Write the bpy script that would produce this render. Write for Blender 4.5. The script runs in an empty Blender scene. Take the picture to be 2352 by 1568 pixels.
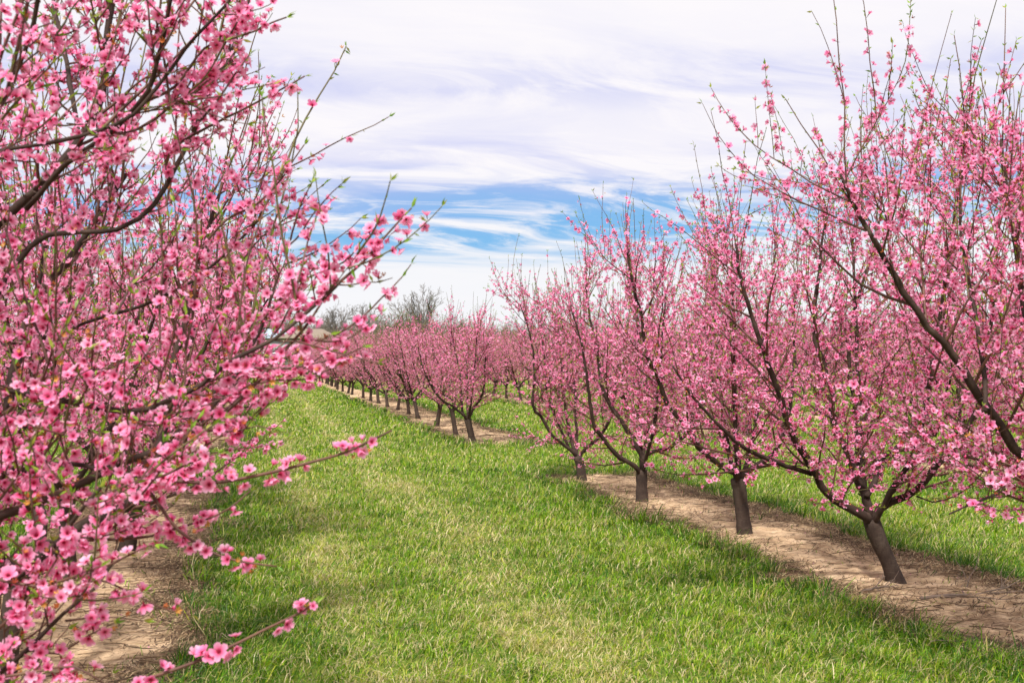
import bpy, math, random
import numpy as np
from mathutils import Vector
R = math.radians
S = bpy.context.scene
COL = S.collection

# ------------------------------------------------------------------ camera
H = 1.6                      # eye height
F = 2287.0                   # focal length in pixels of a 2352 px wide picture (35 mm)
VX, VY = 580.0, 822.0        # where the orchard rows (+Y) vanish
yaw = math.atan((1176-VX)/F)
pitch = math.atan((VY-784)/F)
cam = bpy.data.cameras.new("camera"); cam_o = bpy.data.objects.new("camera", cam); COL.objects.link(cam_o)
cam_o.location = (0, 0, H); cam_o.rotation_euler = (R(90)+pitch, 0, -yaw)
cam.lens = 35; cam.sensor_width = 36; cam.clip_start = .05; cam.clip_end = 6000
cam.dof.use_dof = True; cam.dof.focus_distance = 11.0; cam.dof.aperture_fstop = 7.1
S.camera = cam_o
S.render.resolution_x = 1024; S.render.resolution_y = 682

# ------------------------------------------------------------------ sun, sky, exposure
SUN_EL, SUN_AZ = R(57), R(-150)        # azimuth measured from +Y towards +X (behind the viewer, to the left)
sl = bpy.data.lights.new("sun", 'SUN'); sl.energy = 4.6; sl.angle = R(7); sl.color = (1, .965, .91)
so = bpy.data.objects.new("sun", sl); COL.objects.link(so)
sd = Vector((math.sin(SUN_AZ)*math.cos(SUN_EL), math.cos(SUN_AZ)*math.cos(SUN_EL), math.sin(SUN_EL)))
so.rotation_euler = sd.to_track_quat('Z', 'Y').to_euler(); so.location = (0, 0, 30)
S.view_settings.view_transform = 'Standard'; S.view_settings.look = 'None'
S.view_settings.exposure = .60; S.view_settings.gamma = 1; S.view_settings.use_curve_mapping = False

W = bpy.data.worlds.new("World"); S.world = W; W.use_nodes = True
nt = W.node_tree; nt.nodes.clear()
def N(t, ty, **kw):
    n = t.nodes.new(ty)
    for k, v in kw.items(): setattr(n, k, v)
    return n
def L(t, a, b): t.links.new(a, b)
def mathn(t, op, a, b=None, c=None, clamp=False):
    n = N(t, 'ShaderNodeMath', operation=op, use_clamp=clamp)
    for i, v in enumerate((a, b, c)):
        if v is None: continue
        if isinstance(v, (int, float)): n.inputs[i].default_value = v
        else: L(t, v, n.inputs[i])
    return n.outputs[0]
def mixc(t, f, a, b):
    n = N(t, 'ShaderNodeMix', data_type='RGBA')
    for s, v in ((n.inputs[0], f), (n.inputs[6], a), (n.inputs[7], b)):
        if isinstance(v, (int, float)): s.default_value = v
        elif isinstance(v, tuple): s.default_value = (v[0], v[1], v[2], 1)
        else: L(t, v, s)
    return n.outputs[2]
def ramp(t, f, stops, interp='LINEAR'):
    n = N(t, 'ShaderNodeValToRGB'); n.color_ramp.interpolation = interp
    e = n.color_ramp.elements
    while len(e) < len(stops): e.new(.5)
    for i, (p, c) in enumerate(stops):
        e[i].position = p
        e[i].color = (c, c, c, 1) if isinstance(c, (int, float)) else (c[0], c[1], c[2], 1)
    L(t, f, n.inputs[0])
    return n.outputs[0]
def noise(t, vec, scale, detail=4, rough=.55, dist=0.0, out=0):
    n = N(t, 'ShaderNodeTexNoise'); n.inputs['Scale'].default_value = scale
    n.inputs['Detail'].default_value = detail; n.inputs['Roughness'].default_value = rough
    n.inputs['Distortion'].default_value = dist
    if vec is not None: L(t, vec, n.inputs['Vector'])
    return n.outputs[out]
def mapping(t, vec, scale=(1, 1, 1), rot=(0, 0, 0), loc=(0, 0, 0)):
    n = N(t, 'ShaderNodeMapping'); n.inputs['Scale'].default_value = scale
    n.inputs['Rotation'].default_value = rot; n.inputs['Location'].default_value = loc
    L(t, vec, n.inputs['Vector']); return n.outputs[0]

sky = N(nt, 'ShaderNodeTexSky', sky_type='NISHITA', sun_disc=False)
sky.sun_elevation = SUN_EL; sky.sun_rotation = SUN_AZ; sky.altitude = 200; sky.dust_density = .6
tc = N(nt, 'ShaderNodeTexCoord')
sx = N(nt, 'ShaderNodeSeparateXYZ'); L(nt, tc.outputs['Generated'], sx.inputs[0])
z = sx.outputs[2]
# thin cirrus on a high cloud plane: direction divided by height above the horizon
zd = mathn(nt, 'ADD', mathn(nt, 'MAXIMUM', z, 0.0), .055)
cx = N(nt, 'ShaderNodeCombineXYZ')
L(nt, mathn(nt, 'DIVIDE', sx.outputs[0], zd), cx.inputs[0]); L(nt, mathn(nt, 'DIVIDE', sx.outputs[1], zd), cx.inputs[1])
plane = cx.outputs[0]
wisp = noise(nt, mapping(nt, plane, (.45, 1.0, 1), (0, 0, R(28))), .9, 9, .60, 1.1)
zd2 = mathn(nt, 'ADD', mathn(nt, 'MAXIMUM', z, 0.0), .13)
cx2 = N(nt, 'ShaderNodeCombineXYZ')
L(nt, mathn(nt, 'DIVIDE', sx.outputs[0], zd2), cx2.inputs[0]); L(nt, mathn(nt, 'DIVIDE', sx.outputs[1], zd2), cx2.inputs[1])
wisp2 = noise(nt, mapping(nt, cx2.outputs[0], (.62, 1.5, 1), (0, 0, R(-24)), (3, 1.4, 0)), 2.1, 10, .64, 1.2)
broad = noise(nt, mapping(nt, plane, (.25, .40, 1), (0, 0, R(30)), (7, 2.5, 0)), .8, 4, .5, .5)
zw = mathn(nt, 'ADD', z, mathn(nt, 'MULTIPLY', mathn(nt, 'SUBTRACT', broad, .5), .10))
zw = mathn(nt, 'ADD', zw, mathn(nt, 'MULTIPLY', mathn(nt, 'SUBTRACT', wisp, .5), .06))
gap = ramp(nt, zw, [(0, 0.0), (.088, .02), (.118, .9), (.150, 1.0), (.178, .55), (.205, .12), (.232, .16), (.256, .55), (.280, .10), (.33, .0), (1, .03)])
dens = ramp(nt, wisp2, [(.34, 1.0), (.46, .82), (.53, .42), (.62, .02)])
g = mathn(nt, 'MULTIPLY', gap, dens, clamp=True)
g = mathn(nt, 'MULTIPLY', g, 1.2, clamp=True)
blue = mixc(nt, .78, N(nt, 'ShaderNodeVectorMath', operation='SCALE').outputs[0], (.085, .29, .55))
sc = [n for n in nt.nodes if n.bl_idname == 'ShaderNodeVectorMath'][-1]
L(nt, sky.outputs[0], sc.inputs[0]); sc.inputs[3].default_value = .10
lav = mixc(nt, ramp(nt, zw, [(.13, 0.0), (.19, 1.0)]), blue, (.33, .36, .60))
cloud = mixc(nt, ramp(nt, wisp, [(.30, 0.0), (.52, 1.0)]), (.47, .48, .63), (.65, .63, .65))
cloud = mixc(nt, ramp(nt, z, [(.24, 0.0), (.31, .8)]), cloud, (.65, .63, .65))
cloud = mixc(nt, ramp(nt, z, [(.10, 1.0), (.20, 0.0)]), cloud, (.62, .62, .64))
final = mixc(nt, g, cloud, lav)
bg = N(nt, 'ShaderNodeBackground'); bg.inputs[1].default_value = 1.0
L(nt, final, bg.inputs[0])
wo = N(nt, 'ShaderNodeOutputWorld'); L(nt, bg.outputs[0], wo.inputs[0])

# ------------------------------------------------------------------ helpers
FW = np.array([math.sin(yaw)*math.cos(pitch), math.cos(yaw)*math.cos(pitch), math.sin(pitch)])
RT = np.array([math.cos(yaw), -math.sin(yaw), 0.0])
UP = np.cross(RT, FW)
def ray(px, py): return FW + RT*((px-1176)/F) + UP*((784-py)/F)
def gpt(px, py):
    d = ray(px, py); return np.array([0, 0, H]) + d*(-H/d[2])
def at(px, py, depth): return np.array([0, 0, H]) + ray(px, py)*depth
def depth_of(p): return float(np.dot(np.array(p)-np.array([0, 0, H]), FW))

def tag(o, label=None, cat=None, group=None, kind=None):
    if label: o['label'] = label
    if cat: o['category'] = cat
    if group: o['group'] = group
    if kind: o['kind'] = kind
    return o
def empty(name, loc, rz=0):
    o = bpy.data.objects.new(name, None); COL.objects.link(o)
    o.location = tuple(map(float, loc)); o.rotation_euler = (0, 0, rz); o.empty_display_size = .1
    return o

class Buf:
    """collects faces of many small shapes and links them as ONE mesh object"""
    def __init__(s): s.v = []; s.n = 0; s.li = []; s.ls = []; s.m = []; s.k = []; s.t = []
    def add(s, v, loops, sizes, k=None, t=None, mat=0):
        v = np.asarray(v, float)
        s.v.append(v); s.li.append(np.asarray(loops, np.int64)+s.n); s.ls.append(np.asarray(sizes, np.int64))
        s.m.append(np.full(len(sizes), mat)); n = len(v); s.n += n
        s.k.append(np.zeros(n) if k is None else np.broadcast_to(k, (n,)))
        s.t.append(np.zeros(n) if t is None else np.broadcast_to(t, (n,)))
    def tube(s, P, r, sides=5, t=0.0, mat=0, cap=True):
        P = np.asarray(P, float); n = len(P); r = np.broadcast_to(r, (n,))
        T = np.gradient(P, axis=0); T /= np.linalg.norm(T, axis=1)[:, None]+1e-9
        ref = np.array([.31, .17, .93]) if abs(T[0, 2]) < .8 else np.array([.9, .3, .1])
        A = np.cross(T, ref); A /= np.linalg.norm(A, axis=1)[:, None]+1e-9
        B = np.cross(T, A)
        a = np.arange(sides)*2*math.pi/sides
        V = P[:, None] + (A[:, None]*np.cos(a)[None, :, None]+B[:, None]*np.sin(a)[None, :, None])*r[:, None, None]
        V = V.reshape(-1, 3)
        i = np.arange(n-1)[:, None]*sides; j = np.arange(sides)[None]; j2 = (j+1) % sides
        q = np.stack([i+j, i+j2, i+sides+j2, i+sides+j], -1).reshape(-1)
        sz = [4]*((n-1)*sides)
        if cap:
            q = np.concatenate([q, np.arange(sides)+(n-1)*sides, np.arange(sides)[::-1]]); sz = sz+[sides, sides]
        s.add(V, q, sz, np.repeat(np.linspace(0, 1, n), sides), t, mat)
    def box(s, x0, x1, y0, y1, z0, z1, mat=0):
        v = [(x, y, zz) for zz in (z0, z1) for x, y in ((x0, y0), (x1, y0), (x1, y1), (x0, y1))]
        s.add(v, [3, 2, 1, 0, 4, 5, 6, 7, 0, 1, 5, 4, 1, 2, 6, 5, 2, 3, 7, 6, 3, 0, 4, 7], [4]*6, mat=mat)
    def stamp(s, tpl, pos, rot, scl, tint, mat=0):
        """place copies of a template: pos (n,3), rot (n,3,3), scl (n,3)"""
        tv, tl, ts, tk = tpl; n = len(pos)
        if n == 0: return
        V = np.einsum('nij,nvj->nvi', rot, tv[None]*scl[:, None]) + pos[:, None]
        m = len(tv)
        li = (tl[None]+np.arange(n)[:, None]*m).reshape(-1)
        s.add(V.reshape(-1, 3), li, np.tile(ts, n), np.tile(tk, n), np.repeat(tint, m), mat)
    def build(s, name, mats, parent=None, origin=None, smooth=False):
        me = bpy.data.meshes.new(name)
        if s.n:
            v = np.concatenate(s.v)
            if origin is not None: v = v-np.asarray(origin)
            li = np.concatenate(s.li); ls = np.concatenate(s.ls)
            me.vertices.add(len(v)); me.vertices.foreach_set('co', v.astype(np.float32).ravel())
            me.loops.add(len(li)); me.loops.foreach_set('vertex_index', li.astype(np.int32))
            me.polygons.add(len(ls))
            me.polygons.foreach_set('loop_start', (np.cumsum(ls)-ls).astype(np.int32))
            me.polygons.foreach_set('material_index', np.concatenate(s.m).astype(np.int32))
            if smooth: me.polygons.foreach_set('use_smooth', np.ones(len(ls), bool))
            me.update(calc_edges=True)
            for nm, arr in (('k', s.k), ('tint', s.t)):
                a = me.attributes.new(nm, 'FLOAT', 'POINT')
                a.data.foreach_set('value', np.concatenate(arr).astype(np.float32))
        for m in (mats if isinstance(mats, (list, tuple)) else [mats]): me.materials.append(m)
        o = bpy.data.objects.new(name, me); COL.objects.link(o)
        if parent is not None: o.parent = parent
        return o

def catmull(P, step):
    P = np.asarray(P, float)
    if len(P) < 3:
        n = max(2, int(np.linalg.norm(P[-1]-P[0])/step)+1); return P[0]+(P[-1]-P[0])*np.linspace(0, 1, n)[:, None]
    Q = np.vstack([2*P[0]-P[1], P, 2*P[-1]-P[-2]]); out = []
    for i in range(1, len(Q)-2):
        n = max(1, int(round(np.linalg.norm(Q[i+1]-Q[i])/step)))
        t = (np.arange(n)/n)[:, None]
        out.append(.5*((2*Q[i])+(-Q[i-1]+Q[i+1])*t+(2*Q[i-1]-5*Q[i]+4*Q[i+1]-Q[i+2])*t**2+(-Q[i-1]+3*Q[i]-3*Q[i+1]+Q[i+2])*t**3))
    out.append(P[-1:]); return np.vstack(out)
def unit(v): v = np.asarray(v, float); return v/(np.linalg.norm(v)+1e-9)

# ------------------------------------------------------------------ materials
def material(name, rough=.8, spec=.3):
    m = bpy.data.materials.new(name); m.use_nodes = True
    t = m.node_tree; b = t.nodes['Principled BSDF']
    b.inputs['Roughness'].default_value = rough; b.inputs['Specular IOR Level'].default_value = spec
    return m, t, b
def attr(t, nm): n = N(t, 'ShaderNodeAttribute', attribute_name=nm); return n.outputs['Fac']
def bump(t, b, h, strength, dist):
    n = N(t, 'ShaderNodeBump'); n.inputs['Strength'].default_value = strength; n.inputs['Distance'].default_value = dist
    L(t, h, n.inputs['Height']); L(t, n.outputs[0], b.inputs['Normal'])
def translucent(t, b, col, f):
    tr = N(t, 'ShaderNodeBsdfTranslucent'); L(t, col, tr.inputs[0])
    mx = N(t, 'ShaderNodeMixShader'); mx.inputs[0].default_value = f
    L(t, b.outputs[0], mx.inputs[1]); L(t, tr.outputs[0], mx.inputs[2])
    L(t, mx.outputs[0], t.nodes['Material Output'].inputs[0])

M = {}
m, t, b = material('peach_bark', .85, .25); M['bark'] = m
tco = N(t, 'ShaderNodeTexCoord').outputs['Object']
big = noise(t, tco, 5, 4); fine = noise(t, mapping(t, tco, (1, 1, .35)), 60, 5, .65)
ring = noise(t, mapping(t, tco, (1, 1, 6)), 18, 3)
c = ramp(t, big, [(.3, (.026, .016, .012)), (.55, (.058, .038, .028)), (.75, (.10, .075, .058))])
c = mixc(t, ramp(t, ring, [(.54, 0.0), (.74, .35)]), c, (.14, .11, .085))
c = mixc(t, ramp(t, fine, [(.30, .75), (.48, 0.0)]), c, (.022, .014, .012))
L(t, c, b.inputs['Base Color']); bump(t, b, fine, .6, .008)

m, t, b = material('limb_bark', .8, .25); M['limb'] = m
tco = N(t, 'ShaderNodeTexCoord').outputs['Object']
c = ramp(t, noise(t, tco, 7, 5, .65), [(.3, (.022, .012, .009)), (.55, (.046, .027, .020)), (.75, (.095, .068, .050))])
fine = noise(t, tco, 55, 4, .65); c = mixc(t, ramp(t, fine, [(.3, .6), (.46, 0.0)]), c, (.015, .009, .008))
L(t, c, b.inputs['Base Color']); bump(t, b, fine, .5, .006)

m, t, b = material('twig_bark', .6, .35); M['twig'] = m
tco = N(t, 'ShaderNodeTexCoord').outputs['Object']
c = ramp(t, noise(t, tco, 9, 3), [(.3, (.055, .024, .018)), (.6, (.130, .058, .040)), (.8, (.14, .10, .045))])
c = mixc(t, ramp(t, attr(t, 'tint'), [(.5, 0.0), (1, .7)]), c, (.11, .13, .03))
L(t, c, b.inputs['Base Color'])

m, t, b = material('petal', .55, .2); M['petal'] = m
k = attr(t, 'k'); ti = attr(t, 'tint')
c1 = ramp(t, k, [(0, (.26, .006, .03)), (.16, (.58, .02, .10)), (.32, (.90, .10, .29)), (.6, (.95, .24, .50)), (1, (.97, .37, .63))])
c2 = ramp(t, k, [(0, (.22, .01, .03)), (.14, (.60, .04, .12)), (.28, (.93, .25, .46)), (.6, (.97, .48, .70)), (1, (.98, .67, .83))])
c = mixc(t, ti, c1, c2)
L(t, c, b.inputs['Base Color']); translucent(t, b, c, .52)

m, t, b = material('spent_blossom', .7, .2); M['spent'] = m
c = ramp(t, attr(t, 'tint'), [(0, (.26, .04, .02)), (.5, (.48, .15, .04)), (1, (.60, .32, .08))])
L(t, c, b.inputs['Base Color']); translucent(t, b, c, .2)

m, t, b = material('young_leaf', .5, .4); M['leaf'] = m
c = ramp(t, attr(t, 'tint'), [(0, (.12, .26, .015)), (.6, (.25, .38, .03)), (1, (.38, .36, .06))])
L(t, c, b.inputs['Base Color']); translucent(t, b, c, .4)

m, t, b = material('grass_blade', .5, .35); M['blade'] = m
ti = attr(t, 'tint'); k = attr(t, 'k')
c = ramp(t, ti, [(0, (.024, .090, .002)), (.25, (.100, .240, .002)), (.50, (.235, .385, .003)), (.72, (.38, .41, .03)), (.84, (.46, .38, .16)), (1, (.66, .56, .34))])
L(t, c, b.inputs['Base Color']); translucent(t, b, c, .35)

m, t, b = material('turf', .95, .1); M['turf'] = m
geo = N(t, 'ShaderNodeNewGeometry').outputs['Position']
a = noise(t, geo, 1.3, 5, .6); bb = noise(t, geo, 22, 5, .75); cc = noise(t, geo, .18, 3)
c = ramp(t, bb, [(.30, (.050, .085, .012)), (.48, (.13, .19, .022)), (.62, (.24, .28, .05)), (.76, (.38, .35, .15))])
c = mixc(t, ramp(t, a, [(.45, 0.0), (.75, .5)]), c, (.15, .15, .045))
c = mixc(t, ramp(t, cc, [(.4, 0.0), (.7, .35)]), c, (.10, .17, .02))
L(t, c, b.inputs['Base Color']); bump(t, b, bb, .8, .06)

m, t, b = material('dry_soil', .95, .1); M['soil'] = m
geo = N(t, 'ShaderNodeNewGeometry').outputs['Position']
st = noise(t, mapping(t, geo, (1, 3.2, 1), (0, 0, R(18))), 3.5, 6, .68, .8)
fi = noise(t, mapping(t, geo, (1, 2.2, 1), (0, 0, R(10))), 22, 6, .72, .4)
pa = noise(t, geo, 1.1, 4, .6)
c = ramp(t, st, [(.28, (.22, .135, .070)), (.42, (.46, .315, .185)), (.58, (.64, .46, .29)), (.78, (.73, .57, .39))])
c = mixc(t, ramp(t, fi, [(.30, .9), (.45, 0.0)]), c, (.11, .068, .040))
c = mixc(t, mathn(t, 'MULTIPLY', ramp(t, pa, [(.48, 0.0), (.66, .9)]), ramp(t, fi, [(.42, 1.0), (.60, .15)])), c, (.13, .080, .048))
L(t, c, b.inputs['Base Color']); bump(t, b, mathn(t, 'ADD', st, fi), .75, .035)

def flat(key, name, col, rough=.8, vary=.25, scale=3, spec=.3):
    m, t, b = material(name, rough, spec); M[key] = m
    nz = noise(t, N(t, 'ShaderNodeTexCoord').outputs['Object'], scale, 5, .6)
    d = tuple(x*(1-vary) for x in col); l = tuple(min(1, x*(1+vary)) for x in col)
    L(t, ramp(t, nz, [(.3, d), (.7, l)]), b.inputs['Base Color']); return m
m, t, b = material('straw', .85, .2); M['straw'] = m
L(t, ramp(t, attr(t, 'tint'), [(0, (.045, .028, .018)), (.45, (.14, .085, .045)), (.8, (.33, .22, .12)), (1, (.50, .38, .23))]), b.inputs['Base Color'])
flat('clod', 'soil_clod', (.10, .065, .045), .95, .3, 20)
flat('stick', 'dead_wood', (.17, .125, .095), .9, .35, 12)
flat('farbark', 'grey_bark', (.19, .17, .155), .9, .25, .4)
flat('scrub', 'scrub_twig', (.175, .145, .115), .9, .3, .25)
flat('olive', 'budding_twig', (.17, .155, .065), .9, .3, .25)
flat('evergreen', 'evergreen_needles', (.040, .058, .036), .8, .4, 1.5)
flat('roof', 'tan_shingle', (.21, .165, .13), .9, .12, 2)
flat('roof2', 'blue_grey_shingle', (.30, .35, .42), .9, .12, 2)
flat('wall', 'grey_siding', (.33, .33, .34), .8, .1, 1)
flat('trim', 'white_trim', (.72, .72, .70), .6, .05, 1)
flat('glass', 'dark_glass', (.03, .04, .05), .1, .1, 1, .6)
flat('carpaint', 'silver_car_paint', (.34, .37, .40), .25, .03, 1, .6)
flat('tyre', 'rubber', (.02, .02, .02), .8, .2, 5)

# ------------------------------------------------------------------ ground
def wob(y, s=0.0):     # wandering edge of the herbicide strips
    return .07*np.sin(y*1.7+s)+.05*np.sin(y*4.3+2*s)+.035*np.sin(y*9.1+3*s)+.02*np.sin(y*23+s)
ROWS = [(-11.9, 5), (-6.5, 4), (-1.1, 0), (4.45, 1), (9.7, 2), (15.0, 3), (20.4, 5), (25.7, 6)]
SEG = [(-6.0, 12.9), (17.7, 104.0)]
def in_strip(x, y):
    r = np.zeros(len(x), bool); e = np.full(len(x), 9.0)
    for rx, s in ROWS:
        for y0, y1 in SEG:
            a = rx-.68+wob(y, s); c = rx+.72+wob(y, s+4)
            y0w = y0+.25*np.sin(x*3+s); y1w = y1+.25*np.sin(x*2.3+s)
            d = np.minimum(np.minimum(x-a, c-x), np.minimum(y-y0w, y1w-y))
            r |= d > 0; e = np.minimum(e, np.abs(d))
    return r, e
g_ = Buf(); n = 41; ax = np.sign(np.linspace(-1, 1, n))*np.abs(np.linspace(-1, 1, n))**3*2500
GX, GY = np.meshgrid(ax, ax); idx = np.arange(n*n).reshape(n, n)
g_.add(np.stack([GX.ravel(), GY.ravel(), 0*GX.ravel()], 1),
       np.stack([idx[:-1, :-1], idx[:-1, 1:], idx[1:, 1:], idx[1:, :-1]], -1).reshape(-1), [4]*((n-1)**2))
tag(g_.build('ground', M['turf']), kind='structure')
for rx, s in ROWS:
    for si, (y0, y1) in enumerate(SEG):
        st_ = Buf(); ys = np.arange(y0, y1+.01, .03 if si == 0 else .25)
        nx = 7 if si else 33
        u = np.linspace(0, 1, nx)
        a = rx-.68+wob(ys, s); c = rx+.72+wob(ys, s+4)
        X = a[:, None]+(c-a)[:, None]*u
        taper = np.clip(np.minimum(ys-y0, y1-ys)/(2.2 if si else .6), 0, 1)[:, None]
        mid = (a+c)[:, None]/2
        X = mid+(X-mid)*np.sqrt(taper*.999+.001)
        Y = np.repeat(ys[:, None], nx, 1)
        Z = .004+.012*(np.sin(X*5+Y*1.3)*np.sin(Y*2.1+X*.7)+1)*np.sin(math.pi*u)[None]
        if si == 0: Z = Z+.008*(np.sin(Y*47+4*np.sin(X*2.3+Y))*np.sin(X*6+Y*3)+1)*np.sin(math.pi*u)[None]+.010*(np.sin(X*23+3*np.sin(Y*7))*np.sin(Y*31+2*np.sin(X*9))+1)*np.sin(math.pi*u)[None]
        ii = np.arange(len(ys)*nx).reshape(len(ys), nx)
        st_.add(np.stack([X.ravel(), Y.ravel(), Z.ravel()], 1),
                np.stack([ii[:-1, :-1], ii[:-1, 1:], ii[1:, 1:], ii[1:, :-1]], -1).reshape(-1), [4]*((len(ys)-1)*(nx-1)))
        tag(st_.build('soil_strip', M['soil'], smooth=True), kind='structure')

# ------------------------------------------------------------------ grass (uncountable)
rng = np.random.default_rng(5)
def patch(x, y):       # smooth pseudo-noise 0..1
    return .5+.16*(np.sin(x*2.1+1.3*np.sin(y*.9))+np.sin(y*1.7+1.1*np.sin(x*1.3+2))+np.sin((x+y)*3.7+np.sin(x*5.1)))
def grass_band(d0, d1, dens, wmul, hmul, seed):
    rng = np.random.default_rng(seed)
    dm = d1; half = .62*dm+1.0
    n = int((d1-d0)*2*half*dens)
    dep = rng.uniform(d0, d1, n); lat = rng.uniform(-half, half, n)
    keep = np.abs(lat) < .60*dep+.9
    dep, lat = dep[keep], lat[keep]
    x = lat*RT[0]+dep*math.sin(yaw); y = lat*RT[1]+dep*math.cos(yaw)
    ins, e = in_strip(x, y)
    edge = np.exp(-e*3.0)
    near_tr = np.exp(-((x-1.75-.12*np.sin(y*.8))/.32)**2)+.85*np.exp(-((x-.58)/.22)**2)
    p = patch(x, y)
    clump = patch(x*6.3+4, y*6.3)
    ok = (~ins & (rng.random(len(x)) < .25+.95*clump)) | (ins & (rng.random(len(x)) < .012))
    x, y, e, edge, near_tr, p, ins, clump = [q[ok] for q in (x, y, e, edge, near_tr, p, ins, clump)]
    n = len(x)
    lush = np.clip(edge*1.1+.35*(p > .62), 0, 1)
    h = (.018+.036*rng.random(n)+.060*clump**2)*(1+1.2*edge)*(1-.40*np.clip(near_tr, 0, 1)*rng.random(n))*hmul
    h *= np.where(rng.random(n) < .03, 1.7, 1)
    w = .0023*(.7+.6*rng.random(n))*wmul
    az = rng.uniform(0, 2*math.pi, n); lean = rng.uniform(.2, 1.7, n)+.35*np.clip(near_tr, 0, 1)
    dx, dy = np.cos(az)*lean+.25, np.sin(az)*lean-.1
    fa = rng.uniform(0, 2*math.pi, n); sxx, syy = np.cos(fa)*w, np.sin(fa)*w
    z0 = 0*h
    V = np.zeros((n, 5, 3))
    V[:, 0] = np.stack([x-sxx, y-syy, z0], 1); V[:, 1] = np.stack([x+sxx, y+syy, z0], 1)
    mx, my, mz = x+dx*h*.35, y+dy*h*.35, h*.62
    V[:, 2] = np.stack([mx+sxx*.8, my+syy*.8, mz], 1); V[:, 3] = np.stack([mx-sxx*.8, my-syy*.8, mz], 1)
    V[:, 4] = np.stack([x+dx*h, y+dy*h, h*(1.05-.40*np.minimum(lean, 1.8))], 1)
    t = -.06+.66*rng.random(n)+.30*(p-.5)+.16*(clump-.5)-.20*lush
    dry = rng.random(n) < (.22+.18*p+.62*np.clip(near_tr, 0, 1)*(.10+1.1*p)+.10*(p > .7))*(1-.6*lush)
    t = np.where(dry, .70+.30*rng.random(n), t)
    b = Buf()
    lo = (np.array([0, 1, 2, 3, 3, 2, 4])[None]+np.arange(n)[:, None]*5).reshape(-1)
    b.add(V.reshape(-1, 3), lo, np.tile([4, 3], n), np.tile([0, 0, .6, .6, 1], n), np.repeat(np.clip(t, 0, 1), 5))
    return b
GB = Buf()
for i, (d0, d1, dn, wm, hm) in enumerate([(3.4, 6.5, 6000, 1.0, 1.0), (6.5, 9, 4000, 1.25, 1.0), (9, 13, 2200, 1.6, 1.05),
                                         (13, 20, 800, 2.4, 1.1), (20, 32, 330, 3.8, 1.15), (32, 60, 110, 7, 1.2), (60, 115, 30, 13, 1.3)]):
    b_ = grass_band(d0, d1, dn, wm, hm, 40+i)
    GB.add(b_.v[0], b_.li[0], b_.ls[0], b_.k[0], b_.t[0])
tag(GB.build('grass', M['blade']), 'long green and straw coloured grass covering the aisles between tree rows', 'grass', kind='stuff')

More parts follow.
